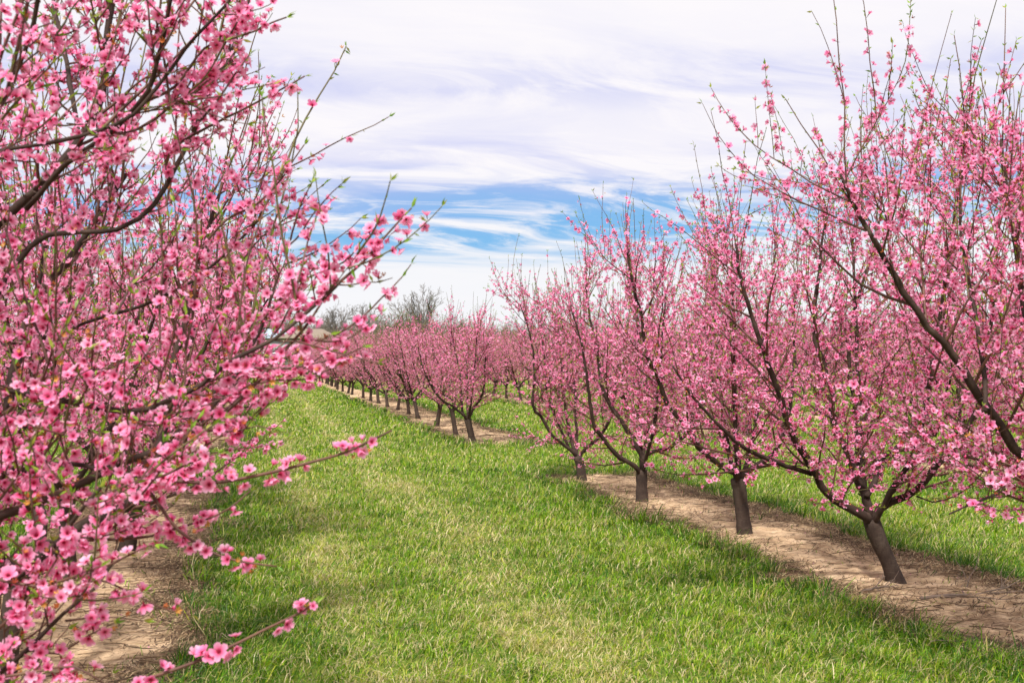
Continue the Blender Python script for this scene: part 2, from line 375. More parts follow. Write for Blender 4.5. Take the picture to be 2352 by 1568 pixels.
# straw litter and clods on the soil strips
def litter():
    b = Buf(); rng = np.random.default_rng(9)
    for rx, s in ROWS[2:5]:
        for y0, y1, cnt in ((1.5, 12.9, 60000), (17.7, 40, 16000)):
            y = rng.uniform(y0, y1, cnt); side = rng.random(cnt)
            edge_x = np.where(side < .5, rx-.68+wob(y, s), rx+.72+wob(y, s+4))
            off = (np.abs(rng.normal(0, .20, cnt))*(.35+.9*patch(y*2.3, side.round()*9)) - .10)*np.where(side < .5, 1, -1)
            x = np.where(rng.random(cnt) < .82, edge_x+off, rng.uniform(rx-.6, rx+.75, cnt))
            L_ = rng.uniform(.03, .13, cnt)*(1 if y1 < 15 else 1.5); a = rng.normal(.3, .9, cnt); w = .0026*(1 if y1 < 15 else 2.2)
            dx, dy = np.cos(a)*L_, np.sin(a)*L_
            px, py = -np.sin(a)*w, np.cos(a)*w
            z0 = .012+rng.random(cnt)*.025; z1 = .012+rng.random(cnt)*.04
            zm = z0+rng.random(cnt)*.02; cu = rng.normal(0, .25, cnt)
            V = np.stack([np.stack([x-px, y-py, z0], 1), np.stack([x+px, y+py, z0], 1),
                          np.stack([x+dx*.5+px-dy*cu, y+dy*.5+py+dx*cu, zm], 1), np.stack([x+dx*.5-px-dy*cu, y+dy*.5-py+dx*cu, zm], 1),
                          np.stack([x+dx, y+dy, z1], 1)], 1)
            lo = (np.array([0, 1, 2, 3, 3, 2, 4])[None]+np.arange(cnt)[:, None]*5).reshape(-1)
            b.add(V.reshape(-1, 3), lo, np.tile([4, 3], cnt), None, np.repeat(rng.random(cnt)**1.2, 5))
    for rx, s in ROWS[2:5]:                 # long dead stems strewn across the strip
        for y0, y1, cnt in ((2, 12.8, 330), (17.9, 32, 200)):
            for _ in range(cnt):
                yy = rng.uniform(y0, y1); xx = rng.uniform(rx-.66, rx+.70); a = rng.normal(-.12, .45); l = rng.uniform(.10, .5)
                P = [np.array([xx, yy, rng.uniform(.03, .05)])]; 
                for j in range(4): a += rng.normal(0, .38); P.append(P[-1]+np.array([math.cos(a), math.sin(a), rng.normal(0, .06)])*l/4)
                b.tube(P, np.linspace(.0032, .0014, 5)*(1 if y1 < 15 else 1.8), 3, t=rng.choice([.05, .2, .35, .6]), cap=False)
    tag(b.build('straw_litter', M['straw']), 'brown dead grass and straw lying along the bare soil edges', 'litter', kind='stuff')
    b = Buf()
    ico = np.array([(0, 0, .7), (1, 0, 0), (.3, .95, 0), (-.8, .6, 0), (-.8, -.6, 0), (.3, -.95, 0)])
    lo = np.array([0, 1, 2, 0, 2, 3, 0, 3, 4, 0, 4, 5, 0, 5, 1])
    cnt = 4200; pos = np.zeros((cnt, 3)); i = 0
    for rx, s in ROWS[2:4]:
        y = rng.uniform(2, 12.6, cnt//2) if True else 0
        x = np.where(rng.random(cnt//2) < .6, rx-.68+np.abs(rng.normal(0, .28, cnt//2)), rng.uniform(rx-.6, rx+.7, cnt//2))
        pos[i:i+cnt//2] = np.stack([x, y, np.full(cnt//2, .018)], 1); i += cnt//2
    rot = np.stack([rotz(a) for a in rng.uniform(0, 6.28, cnt)])
    sc = rng.uniform(.006, .022, (cnt, 3)); sc[:, 2] *= .9
    b.stamp((ico, lo, np.array([3]*5), np.zeros(6)), pos, rot, sc, np.zeros(cnt))
    tag(b.build('soil_clods', M['clod'], smooth=True), 'small dark crumbs of earth scattered over the bare soil strips', 'soil', kind='stuff')
def rotz(a): c, s = math.cos(a), math.sin(a); return np.array([[c, -s, 0], [s, c, 0], [0, 0, 1.0]])
litter()
def petals():
    b = Buf(); rng = np.random.default_rng(19); n = 420
    x = np.concatenate([rng.normal(4.5, .8, n//2), rng.normal(-1.0, .6, n//2)]); y = rng.uniform(2.5, 12.5, n)
    pos = np.stack([x, y, rng.uniform(.035, .05, n)], 1); fr = frames(np.stack([rng.normal(0, .3, n), rng.normal(0, .3, n), np.ones(n)], 1), rng)
    tpl = (np.array([(0, 0, 0), (.6, -.4, .1), (1, 0, .05), (.6, .4, .12)]), np.array([0, 1, 2, 3]), np.array([4]), np.array([.4, .8, 1, .8]))
    b.stamp(tpl, pos, fr, np.full((n, 3), .012), rng.random(n))
    tag(b.build('fallen_petals', M['petal']), 'a few pink petals lying on the bare soil and grass under the trees', 'petals', kind='stuff')

# ------------------------------------------------------------------ blossom and leaf templates
def flower_tpl(level, seed):
    r = random.Random(seed); V = []; Lp = []; Sz = []; K = []
    def face(ids): Lp.extend(ids); Sz.append(len(ids))
    for p in range(5):
        a = p*2*math.pi/5+r.uniform(-.12, .12); ln = r.uniform(.88, 1.06); wd = r.uniform(.9, 1.1)*.40; cup = r.uniform(.8, 1.3)
        ca, sa = math.cos(a), math.sin(a)
        def P(x, y, zz, k): V.append((x*ca-y*sa, x*sa+y*ca, zz)); K.append(k)
        b0 = len(V)
        if level == 0:
            P(.10, -.05, 0, .05); P(.10, .05, 0, .05)
            P(.50*ln, wd*.92, .26*cup, .6); P(.50*ln, 0, .10*cup, .42); P(.50*ln, -wd*.92, .26*cup, .6)
            P(.86*ln, wd*.80, .42*cup, 1); P(1.02*ln, 0, .34*cup, .95); P(.86*ln, -wd*.80, .42*cup, 1)
            face([b0+1, b0, b0+3]); face([b0+1, b0+3, b0+2]); face([b0, b0+4, b0+3])
            face([b0+3, b0+6, b0+5, b0+2]); face([b0+4, b0+7, b0+6, b0+3])
        else:
            P(.06, 0, 0, .05); P(.62*ln, -wd, .26*cup, .75); P(1.0*ln, 0, .38*cup, 1); P(.62*ln, wd, .26*cup, .75)
            face([b0, b0+1, b0+2, b0+3])
    if level <= 1:
        b0 = len(V); q = 5
        for i in range(q):
            a = i*2*math.pi/q+.3; V.append((.17*math.cos(a), .17*math.sin(a), .13)); K.append(.06)
        V.append((0, 0, .30)); K.append(.0)
        V.append((0, 0, -.62)); K.append(.0)
        for i in range(q): face([b0+i, b0+(i+1) % q, b0+q]); face([b0+(i+1) % q, b0+i, b0+q+1])
    if level == 0:
        for i in range(7):
            a = i*.9; b0 = len(V); c_, s_ = math.cos(a), math.sin(a)
            V += [(.05*c_-.02*s_, .05*s_+.02*c_, .1), (.05*c_+.02*s_, .05*s_-.02*c_, .1), (.30*c_, .30*s_, .52)]; K += [.1, .1, .0]
            face([b0, b0+1, b0+2])
    return np.array(V), np.array(Lp), np.array(Sz), np.array(K)
def spent_tpl(level):
    V = []; Lp = []; Sz = []
    for i in range(6 if level == 0 else 4):
        a = i*6.2832/(6 if level == 0 else 4); b0 = len(V); c_, s_ = math.cos(a), math.sin(a)
        V += [(-.10*s_, .10*c_, -.1), (.10*s_, -.10*c_, -.1), (.5*c_+.13*s_, .5*s_-.13*c_, .42), (.62*c_, .62*s_, .62), (.5*c_-.13*s_, .5*s_+.13*c_, .42)]
        Lp += [b0, b0+1, b0+2, b0+3, b0+4]; Sz.append(5)
    return np.array(V), np.array(Lp), np.array(Sz), np.linspace(0, 1, len(V))
def bud_tpl():
    V = [(0, 0, -.5)]; Lp = []; Sz = []; K = [0]
    for zz, rr, kk in ((-.1, .22, .1), (.35, .27, .45)):
        for i in range(5): a = i*1.2566; V.append((rr*math.cos(a), rr*math.sin(a), zz)); K.append(kk)
    V.append((0, 0, .75)); K.append(.7)
    for i in range(5):
        j = (i+1) % 5
        Lp += [0, 1+j, 1+i, 1+i, 1+j, 6+j, 6+i, 6+i, 6+j, 11]; Sz += [3, 4, 3]
    return np.array(V), np.array(Lp), np.array(Sz), np.array(K)
LEAF = (np.array([(0, 0, 0), (.4, .13, .05), (1, 0, -.08), (.4, -.13, .05), (.45, 0, 0)]), np.array([0, 4, 1, 4, 2, 1, 0, 3, 4, 4, 3, 2]), np.array([3, 3, 3, 3]), np.array([0, .5, 1, .5, .5]))
LEAF2 = (np.array([(0, 0, 0), (.4, .16, .05), (1, 0, -.05), (.4, -.16, .05)]), np.array([0, 1, 2, 3]), np.array([4]), np.array([0, .5, 1, .5]))
FT = {l: [flower_tpl(l, 10*l+i) for i in range(4)] for l in (0, 1, 2)}
ST = {0: spent_tpl(0), 1: spent_tpl(1), 2: spent_tpl(1)}
BT = bud_tpl()

def frames(nrm, rng):
    nrm = nrm/(np.linalg.norm(nrm, axis=1)[:, None]+1e-9)
    q = rng.normal(size=nrm.shape); X = np.cross(nrm, q); X /= np.linalg.norm(X, axis=1)[:, None]+1e-9
    Y = np.cross(nrm, X); return np.stack([X, Y, nrm], -1)

# ------------------------------------------------------------------ peach tree generator
class Tree:
    def __init__(s, seed, level, fsize=.023, dens=1.0):
        s.rng = np.random.default_rng(seed); s.lv = level
        s.tw = Buf(); s.fp = []; s.fn = []; s.lp = []; s.ld = []; s.fs = fsize; s.dens = dens; s.limbs = []; s.mask = None
    def walk(s, p, d, ln, n, up, wig):
        P = [np.array(p, float)]; d = unit(d); st = ln/n
        if d[2] < -.3: d = unit([d[0], d[1], -.3+.3*s.rng.random()])
        for i in range(n):
            d = unit(d+np.array([0, 0, up])+s.rng.normal(0, wig, 3)); q = P[-1]+d*st
            if q[2] < .42: q[2] = .42+.02*s.rng.random(); d = unit(d*np.array([1, 1, .2]))
            P.append(q)
        return np.array(P)
    def shoot(s, p, d, ln, r0, bare=0.0, up=.10, tip=True):
        rng = s.rng; n = (7, 5, 3)[s.lv]
        P = s.walk(p, d, ln, n, up*rng.uniform(.2, 1.6), .07)
        r = np.linspace(r0, r0*.45, n+1)
        green = rng.random() < .18
        s.tw.tube(P, r, (5, 4, 3)[s.lv], t=(.85 if green else .2), cap=False)
        # blossoms singly or in twos and threes along the shoot
        step = (.0125, .0145, .018)[s.lv]/s.dens; m = int(ln/step)
        if m > 0:
            u = (np.arange(m)+rng.random(m))/m
            gate = np.sin(u*rng.uniform(8, 20)+rng.uniform(0, 6))*.5+.5      # clusters with bare gaps
            pr = (.18+.82*gate**1.3)*np.where(u > 1-bare, .10, 1.0)*np.where(u < .07, .5, 1)
            u = u[rng.random(m) < pr]; m = len(u)
            if m:
                f = u*n; i = np.minimum(f.astype(int), n-1); c = P[i]+(P[i+1]-P[i])*(f-i)[:, None]
                T = P[i+1]-P[i]; T /= np.linalg.norm(T, axis=1)[:, None]+1e-9
                nd = rng.normal(size=(m, 3)); nd -= (nd*T).sum(1)[:, None]*T; nd /= np.linalg.norm(nd, axis=1)[:, None]+1e-9
                s.fp.append(c+nd*(s.fs*.62)); s.fn.append(nd+.35*T+np.array([0, 0, .15]))
        if tip:
            for _ in range(2 if s.lv else 3):
                s.lp.append(P[-1]); s.ld.append(unit((P[-1]-P[-2]))+rng.normal(0, .45, 3))
        nl = rng.poisson((7.0, 7.0, 4.5)[s.lv]*ln/.4)
        for _ in range(nl):
            i = rng.integers(0, n); s.lp.append(P[i]+(P[i+1]-P[i])*rng.random()); s.ld.append(unit(P[i+1]-P[i])+rng.normal(0, .7, 3))
        return P
    def clothe(s, P, r0, r1, top, sec=.17, sho=.085, seclen=(.35, .95), start=.30, spr=1.0, level2=True):
        """secondary branches and fruiting shoots along a limb polyline"""
        rng = s.rng; P = np.asarray(P); seg = np.linalg.norm(np.diff(P, axis=0), axis=1); cum = np.concatenate([[0], np.cumsum(seg)]); Ltot = cum[-1]
        def pos(a):
            i = min(np.searchsorted(cum, a, side='right')-1, len(P)-2); f = (a-cum[i])/(seg[i]+1e-9)
            return P[i]+(P[i+1]-P[i])*f, unit(P[i+1]-P[i])
        a = start*rng.uniform(.8, 1.2)
        while a < Ltot:
            p, T = pos(a); f = a/Ltot
            pd = rng.normal(size=3); pd -= pd.dot(T)*T; pd = unit(pd)
            hgt = min(1.0, p[2]/top)
            d = unit(T*.55+pd*.85+np.array([0, 0, .10+.35*hgt]))
            ln = rng.uniform(*seclen)*(1.08-.45*f)
            ln = min(ln, max(.25, (top-p[2])*1.1+.25))
            n = (6, 5, 4)[s.lv]
            Q = s.walk(p, d, ln, n, .07, .09)
            rr = min(.009, .5*(r0+(r1-r0)*f))
            s.tw.tube(Q, np.linspace(rr, rr*.45, n+1), (6, 4, 3)[s.lv], t=.1, cap=False)
            sg = ln/n; b = .06
            while b < ln:
                i = min(int(b/sg), n-1); q = Q[i]+(Q[i+1]-Q[i])*((b-i*sg)/sg); T2 = unit(Q[i+1]-Q[i])
                pd = rng.normal(size=3); pd -= pd.dot(T2)*T2
                dd = unit(T2*.6+unit(pd)*.8+np.array([0, 0, .25*hgt-.02]))
                l2 = rng.uniform(.12, .48)*(.62 if s.lv == 0 else 1); bare = .15
                if q[2]+l2*dd[2] > top and rng.random() < .6: l2 *= .5
                s.shoot(q, dd, l2, .0026 if s.lv < 2 else .0035, bare, .04+.10*hgt); b += sho*rng.uniform(.6, 1.5)
            s.shoot(Q[-1], Q[-1]-Q[-2], rng.uniform(.2, .45)*(.6 if s.lv == 0 else 1), .003 if s.lv < 2 else .004, .25, .08)
            if p[2] > top*.45 and rng.random() < .75*spr:
                s.shoot(Q[len(Q)//2], unit(rng.normal(0, .22, 3)+np.array([0, 0, 1.2])), rng.uniform(.35, .85), .0038, .45, .04)
            a += sec*rng.uniform(.6, 1.4)
        a = max(start*.8, .3)         # short spurs sitting right on the limb
        while a < Ltot:
            p, T = pos(a); pd = rng.normal(size=3); pd -= pd.dot(T)*T; pd = unit(pd)
            s.shoot(p+pd*(r0+(r1-r0)*a/Ltot)*.7, unit(pd+T*.5), rng.uniform(.05, .20), .0022 if s.lv < 2 else .003, 0, .1, tip=False)
            a += rng.uniform(.04, .16)*(1, 1, 1.6)[s.lv]
        if P[-1][2] > top*.6:
            for _ in range(int(rng.integers(3, 6)*spr)):
                p, T = pos(Ltot*rng.uniform(.78, 1.0))
                Q = s.shoot(p, unit(T*.6+rng.normal(0, .2, 3)+np.array([0, 0, .9])), rng.uniform(.45, 1.0), .005, .42, .03)
                if rng.random() < .6: s.shoot(Q[2], unit(Q[3]-Q[2])+rng.normal(0, .4, 3), rng.uniform(.25, .5), .003, .4, .05)
    def limb(s, P, r0, r1, step=None):
        P = catmull(P, step or (.05, .09, .2)[s.lv]); n = len(P)
        if s.lv == 1: r0 *= .80; r1 *= .75
        r = r1+(r0-r1)*(1-np.linspace(0, 1, n))**.8
        if s.lv < 2: P[1:-1] += s.rng.normal(0, r0*.12, (n-2, 3)); r = r*(1+s.rng.normal(0, .06, n))
        s.limbs.append((P, r)); return P
    def finish(s, base, trunk, tr, name='peach_tree'):
        """base: world position of the Empty; everything was generated in world coordinates"""
        rng = s.rng; root = empty(name, base)
        b = Buf(); T = catmull(trunk, .05 if s.lv < 2 else .15); n = len(T)
        rr = np.interp(np.linspace(0, 1, n), np.linspace(0, 1, len(tr)), tr)
        if s.lv < 2: rr = rr*(1+rng.normal(0, .035, n))
        rr = rr*(1+.38*np.exp(-np.linalg.norm(T-T[0], axis=1)/.07))
        b.tube(T, rr, (16, 14, 7)[s.lv])
        b.build('trunk', M['bark'], root, base, True)
        if s.lv < 2:
            for P, r in s.limbs:
                b = Buf(); b.tube(P, r, (12, 9, 5)[s.lv])
                for _ in range(3):      # pruning stubs
                    i = rng.integers(1, max(2, len(P)//2)); d = unit(rng.normal(size=3)+np.array([0, 0, .3])); l = r[i]+rng.uniform(.02, .06)
                    b.tube([P[i], P[i]+d*l], [r[i]*.35, r[i]*.28], 6)
                b.build('limb', M['limb'], root, base, True)
        else:
            b = Buf()
            for P, r in s.limbs: b.tube(P, r, 5)
            b.build('limbs', M['limb'], root, base, True)
        s.tw.build('twigs', M['twig'], root, base, True)
        fp = np.concatenate(s.fp); fn = np.concatenate(s.fn)
        if s.mask is not None:
            ok = s.mask(fp); fp, fn = fp[ok], fn[ok]
        n = len(fp); fn = fn+rng.normal(0, .35, fn.shape)
        kind = rng.random(n); sz = s.fs*rng.uniform(.78, 1.12, n); fb = Buf(); fr = frames(fn, rng)
        tint = np.clip(rng.normal(.42, .30, n), 0, 1)
        op = rng.uniform(.72, 1.05, n); half = (kind > .60) & (kind < .80); op[half] *= .60
        zs = np.where(half, 2.0, rng.uniform(.35, 1.6, n))
        isf = kind < .80
        for i in range(4):
            m = isf & (np.arange(n) % 4 == i)
            fb.stamp(FT[s.lv][i], fp[m], fr[m], np.stack([sz[m]*op[m], sz[m]*op[m], sz[m]*zs[m]], 1), tint[m])
        m = (kind >= .80) & (kind < .86); fb.stamp(BT, fp[m], fr[m], np.repeat((sz[m]*.65)[:, None], 3, 1), tint[m]*.5)
        m = kind >= .86; fb.stamp(ST[s.lv], fp[m], fr[m], np.repeat((sz[m]*.75)[:, None], 3, 1), rng.random(m.sum()), 1)
        o = fb.build('blossoms', [M['petal'], M['spent']], root, base, s.lv == 0); tag(o, kind='stuff')
        lp = np.array(s.lp); ld = np.array(s.ld)
        X = ld/(np.linalg.norm(ld, axis=1)[:, None]+1e-9); q = rng.normal(size=X.shape); Y = np.cross(X, q); Y /= np.linalg.norm(Y, axis=1)[:, None]+1e-9
        rot = np.stack([X, Y, np.cross(X, Y)], -1); sl = rng.uniform(.016, .034, len(lp))*(1.0, 1.0, 1.2)[s.lv]
        lb = Buf(); lb.stamp(LEAF if s.lv == 0 else LEAF2, lp, rot, np.stack([sl, sl, sl], 1), rng.random(len(lp)))
        tag(lb.build('leaves', M['leaf'], root, base), kind='stuff')
        return root

def proc_tree(seed, level, height=3.0, lean=(0, 0), nl=None, dens=1.0, sec=.165, sho=.078):
    """a vase pruned peach tree standing at the origin"""
    T = Tree(seed, level, dens=dens); rng = T.rng
    fz = rng.uniform(.48, .62); fork = np.array([lean[0], lean[1], fz])
    nl = nl or int(rng.integers(4, 6)); a0 = rng.uniform(0, 6.28)
    for i in range(nl):
        a = a0+i*2*math.pi/nl+rng.uniform(-.3, .3); out = rng.uniform(.8, 1.15); top = height*rng.uniform(.72, .86)
        c, s_ = math.cos(a), math.sin(a)
        P = [fork-np.array([0, 0, .06]), fork+np.array([c*.16, s_*.16, .12]), fork+np.array([c*.42*out, s_*.42*out, .45]),
             fork+np.array([c*.66*out, s_*.66*out, .45+(top-fz-.45)*.45]), fork+np.array([c*.92*out, s_*.92*out, top-fz])]
        P = [P[0]]+[p+rng.normal(0, .05, 3) for p in P[1:]]
        Q = T.limb(P, rng.uniform(.030, .040), .009)
        T.clothe(Q, .035, .009, height*.93, sec=sec, sho=sho)
        if rng.random() < .75:      # a fork half way up
            j = len(Q)//3; d = unit(np.array([math.cos(a+.9), math.sin(a+.9), 1.2])); ln = rng.uniform(.9, 1.3)
            P2 = [Q[j], Q[j]+d*ln*.35+rng.normal(0, .03, 3), Q[j]+d*ln*.7+np.array([0, 0, .08]), Q[j]+d*ln+np.array([0, 0, .22])]
            Q2 = T.limb(P2, .022, .007); T.clothe(Q2, .022, .007, height*.95, sec=sec, sho=sho, start=.25)
    root = T.finish(np.zeros(3), [np.array([0, 0, -.05]), np.array([lean[0]*.5, lean[1]*.5, fz*.5]), fork+np.array([0, 0, .03])], [.068, .056, .052, .055])
    return root

def traced_tree(seed, basepx, trunkpx, limbs, height, tr, extra=3, level=1, dens=1.0, sec=.145, sho=.072, fsize=.023):
    """limb lines read off the photograph, each given its own depth: (points, r0, r1, depth offset at start, at end)"""
    base = gpt(*basepx); dz = depth_of(base); T = Tree(seed, level, dens=dens, fsize=fsize)
    tk = [base-np.array([0, 0, .05])]+[at(x, y, dz) for x, y in trunkpx]
    for pts, r0, r1, d0, d1 in limbs:
        n = len(pts); P = [at(x, y, dz+d0+(d1-d0)*(i/(n-1))) for i, (x, y) in enumerate(pts)]
        Q = T.limb(P, r0, r1); T.clothe(Q, r0, r1, height, sec=sec, sho=sho, start=.28)
    fork = tk[-1]; rng = T.rng; a0 = rng.uniform(0, 6.28)
    for i in range(extra):       # limbs pointing away from or towards the viewer
        a = yaw_axis(i)+rng.uniform(-.4, .4); c, s_ = math.cos(a), math.sin(a); out = rng.uniform(.7, 1.0)
        P = [fork-np.array([0, 0, .05]), fork+np.array([c*.2, s_*.2, .2]), fork+np.array([c*.5*out, s_*.5*out, .7]), fork+np.array([c*.8*out, s_*.8*out, (height-fork[2])*.80])]
        Q = T.limb(P, .030, .009); T.clothe(Q, .030, .009, height, sec=sec, sho=sho)
    return T, base, tk, tr
def yaw_axis(i): return (math.pi/2-yaw)+(0 if i % 2 == 0 else math.pi)+(.5 if i > 1 else 0)

def tag_tree(o, label, group): tag(o, label, 'tree', group)

petals()
# --- the four traced trees of the row right of the aisle, the first one beyond the gap, and the one at the right edge
G_R = 'peach trees in the row right of the aisle'
def done(args, label, group=G_R):
    T, base, tk, tr = args; o = T.finish(base, tk, tr); tag_tree(o, label, group); return o

done(traced_tree(104, (2065, 1346), [(2045, 1300), (2018, 1240), (2000, 1190)], [
    ([(2003, 1205), (1990, 1186), (1937, 1159), (1901, 1134), (1876, 1095), (1850, 1050), (1828, 1022), (1819, 994), (1805, 954), (1789, 898), (1766, 837), (1735, 750), (1700, 640), (1690, 560)], .040, .009, 0, -.5),
    ([(1865, 1088), (1805, 1069), (1763, 1052), (1727, 1038), (1693, 1016), (1642, 966), (1589, 909), (1545, 840)], .022, .008, -.1, -.7),
    ([(2001, 1200), (1993, 1160), (1985, 1131), (1968, 1097), (1946, 1033), (1923, 999), (1912, 949), (1906, 893), (1892, 837), (1873, 781), (1872, 700), (1885, 600), (1900, 480)], .038, .008, 0, .3),
    ([(1990, 1140), (2008, 1105), (2016, 1085), (2018, 1058), (2055, 1033), (2077, 1005), (2097, 974), (2110, 890), (2125, 790), (2135, 640)], .026, .008, 0, .7),
    ([(2003, 1208), (2020, 1170), (2044, 1153), (2080, 1139), (2114, 1120), (2147, 1069), (2184, 1033), (2215, 996), (2255, 910), (2270, 780), (2290, 640)], .036, .008, 0, -.5),
    ([(2000, 1200), (1986, 1150), (1974, 1080), (1968, 1005), (1965, 935), (1951, 842), (1960, 720), (2010, 560), (2030, 420)], .024, .008, .05, 1.1),
    ([(2105, 1139), (2142, 1153), (2198, 1137), (2240, 1103), (2285, 1050)], .008, .004, -.2, -.6),
    ], 3.05, [.066, .056, .052, .058, .060], extra=2),
    'blossoming peach tree with leaning grey trunk, nearest whole trunk, beside a fallen branch')
done(traced_tree(103, (1713, 1232), [(1703, 1160), (1695, 1098)], [
    ([(1697, 1108), (1689, 1086), (1661, 1069), (1633, 1050), (1605, 1027), (1589, 996), (1566, 966), (1535, 932), (1519, 887), (1499, 842), (1488, 817), (1475, 740), (1450, 640), (1440, 580)], .042, .009, 0, -.4),
    ([(1698, 1108), (1712, 1086), (1746, 1064), (1779, 1041), (1800, 990), (1815, 930), (1825, 820), (1820, 700)], .034, .008, 0, -.3),
    ([(1697, 1105), (1715, 1070), (1720, 1038), (1732, 991), (1740, 921), (1743, 859), (1750, 780), (1770, 660), (1785, 560)], .030, .008, 0, .5),
    ([(1696, 1105), (1696, 1061), (1690, 1019), (1673, 982), (1655, 900), (1640, 800), (1645, 660)], .028, .008, 0, .9),
    ], 2.95, [.070, .062, .060, .066], extra=2),
    'peach tree with thick straight trunk, second whole trunk from the right in the near strip')
done(traced_tree(102, (1475, 1156), [(1474, 1120), (1474, 1078)], [
    ([(1475, 1098), (1465, 1078), (1446, 1061), (1423, 1050), (1398, 1024), (1376, 996), (1362, 968), (1356, 921), (1350, 873), (1338, 800), (1310, 700)], .036, .008, 0, -.5),
    ([(1475, 1085), (1476, 1047), (1460, 1024), (1446, 999), (1423, 960), (1398, 926), (1384, 890), (1378, 860), (1370, 800), (1350, 700), (1345, 640)], .038, .008, 0, .2),
    ([(1474, 1080), (1482, 1047), (1516, 1033), (1535, 1030), (1555, 1016), (1590, 980), (1615, 900), (1620, 800)], .032, .008, 0, -.1),
    ([(1474, 1080), (1478, 1040), (1485, 1005), (1490, 949), (1484, 870), (1470, 760), (1440, 640)], .028, .008, 0, .8),
    ], 2.75, [.068, .062, .060, .064], extra=2),
    'peach tree with short dark trunk scarred at its foot, third from right in near strip')
done(traced_tree(101, (1337, 1107), [(1334, 1075), (1326, 1046)], [
    ([(1328, 1056), (1317, 1038), (1297, 1024), (1269, 999), (1241, 954), (1224, 932), (1227, 837), (1215, 760), (1195, 700)], .032, .008, 0, -.3),
    ([(1306, 1026), (1286, 982), (1263, 926), (1255, 893), (1250, 820), (1240, 740)], .022, .008, 0, .5),
    ([(1328, 1052), (1325, 1030), (1325, 990), (1322, 954), (1318, 870), (1300, 760)], .028, .008, 0, .6),
    ([(1328, 1054), (1336, 1040), (1348, 1027), (1370, 1010), (1392, 982), (1410, 920), (1420, 820), (1415, 740)], .030, .008, 0, -.2),
    ], 2.5, [.066, .060, .056, .060], extra=1),
    'peach tree at the far end of the near soil strip, before the grassy cross path')
done(traced_tree(105, (1088, 1016), [(1080, 989), (1074, 962)], [
    ([(1076, 968), (1066, 955), (1041, 933), (1013, 916), (990, 885), (970, 840), (960, 790)], .034, .009, 0, -.5),
    ([(1075, 966), (1063, 948), (1059, 910), (1058, 868), (1045, 805), (1035, 760)], .034, .009, 0, .2),
    ([(1075, 966), (1082, 948), (1097, 924), (1111, 896), (1115, 826), (1122, 770)], .036, .009, 0, -.2),
    ], 2.45, [.066, .060, .060, .070], extra=2),
    'first peach tree past the grassy cross path, trunk leaning, black scar at its foot')
done(traced_tree(106, (2690, 1560), [(2670, 1480), (2600, 1330)], [
    ([(2600, 1345), (2540, 1260), (2440, 1150), (2370, 1070), (2330, 1027), (2296, 971), (2248, 910), (2212, 845), (2170, 789), (2131, 753), (2075, 670), (2015, 570), (1960, 470), (1930, 400)], .038, .009, 0, -.4),
    ([(2600, 1345), (2500, 1180), (2420, 1000), (2370, 800), (2340, 600), (2310, 420), (2300, 320)], .034, .009, 0, .2),
    ([(2600, 1345), (2520, 1230), (2430, 1120), (2352, 1060), (2296, 1128), (2248, 1151), (2180, 1180)], .016, .005, 0, -.7),
    ([(2600, 1345), (2560, 1150), (2500, 960), (2450, 760), (2400, 560)], .030, .009, 0, .5),
    ([(2262, 945), (2262, 870), (2245, 750), (2225, 640), (2205, 520), (2210, 400)], .016, .006, -.35, .1),
    ], 3.0, [.072, .066, .062, .068], extra=1, sec=.145, sho=.072),
    'peach tree at the right edge, trunk out of frame and thick limb crossing behind blossom')

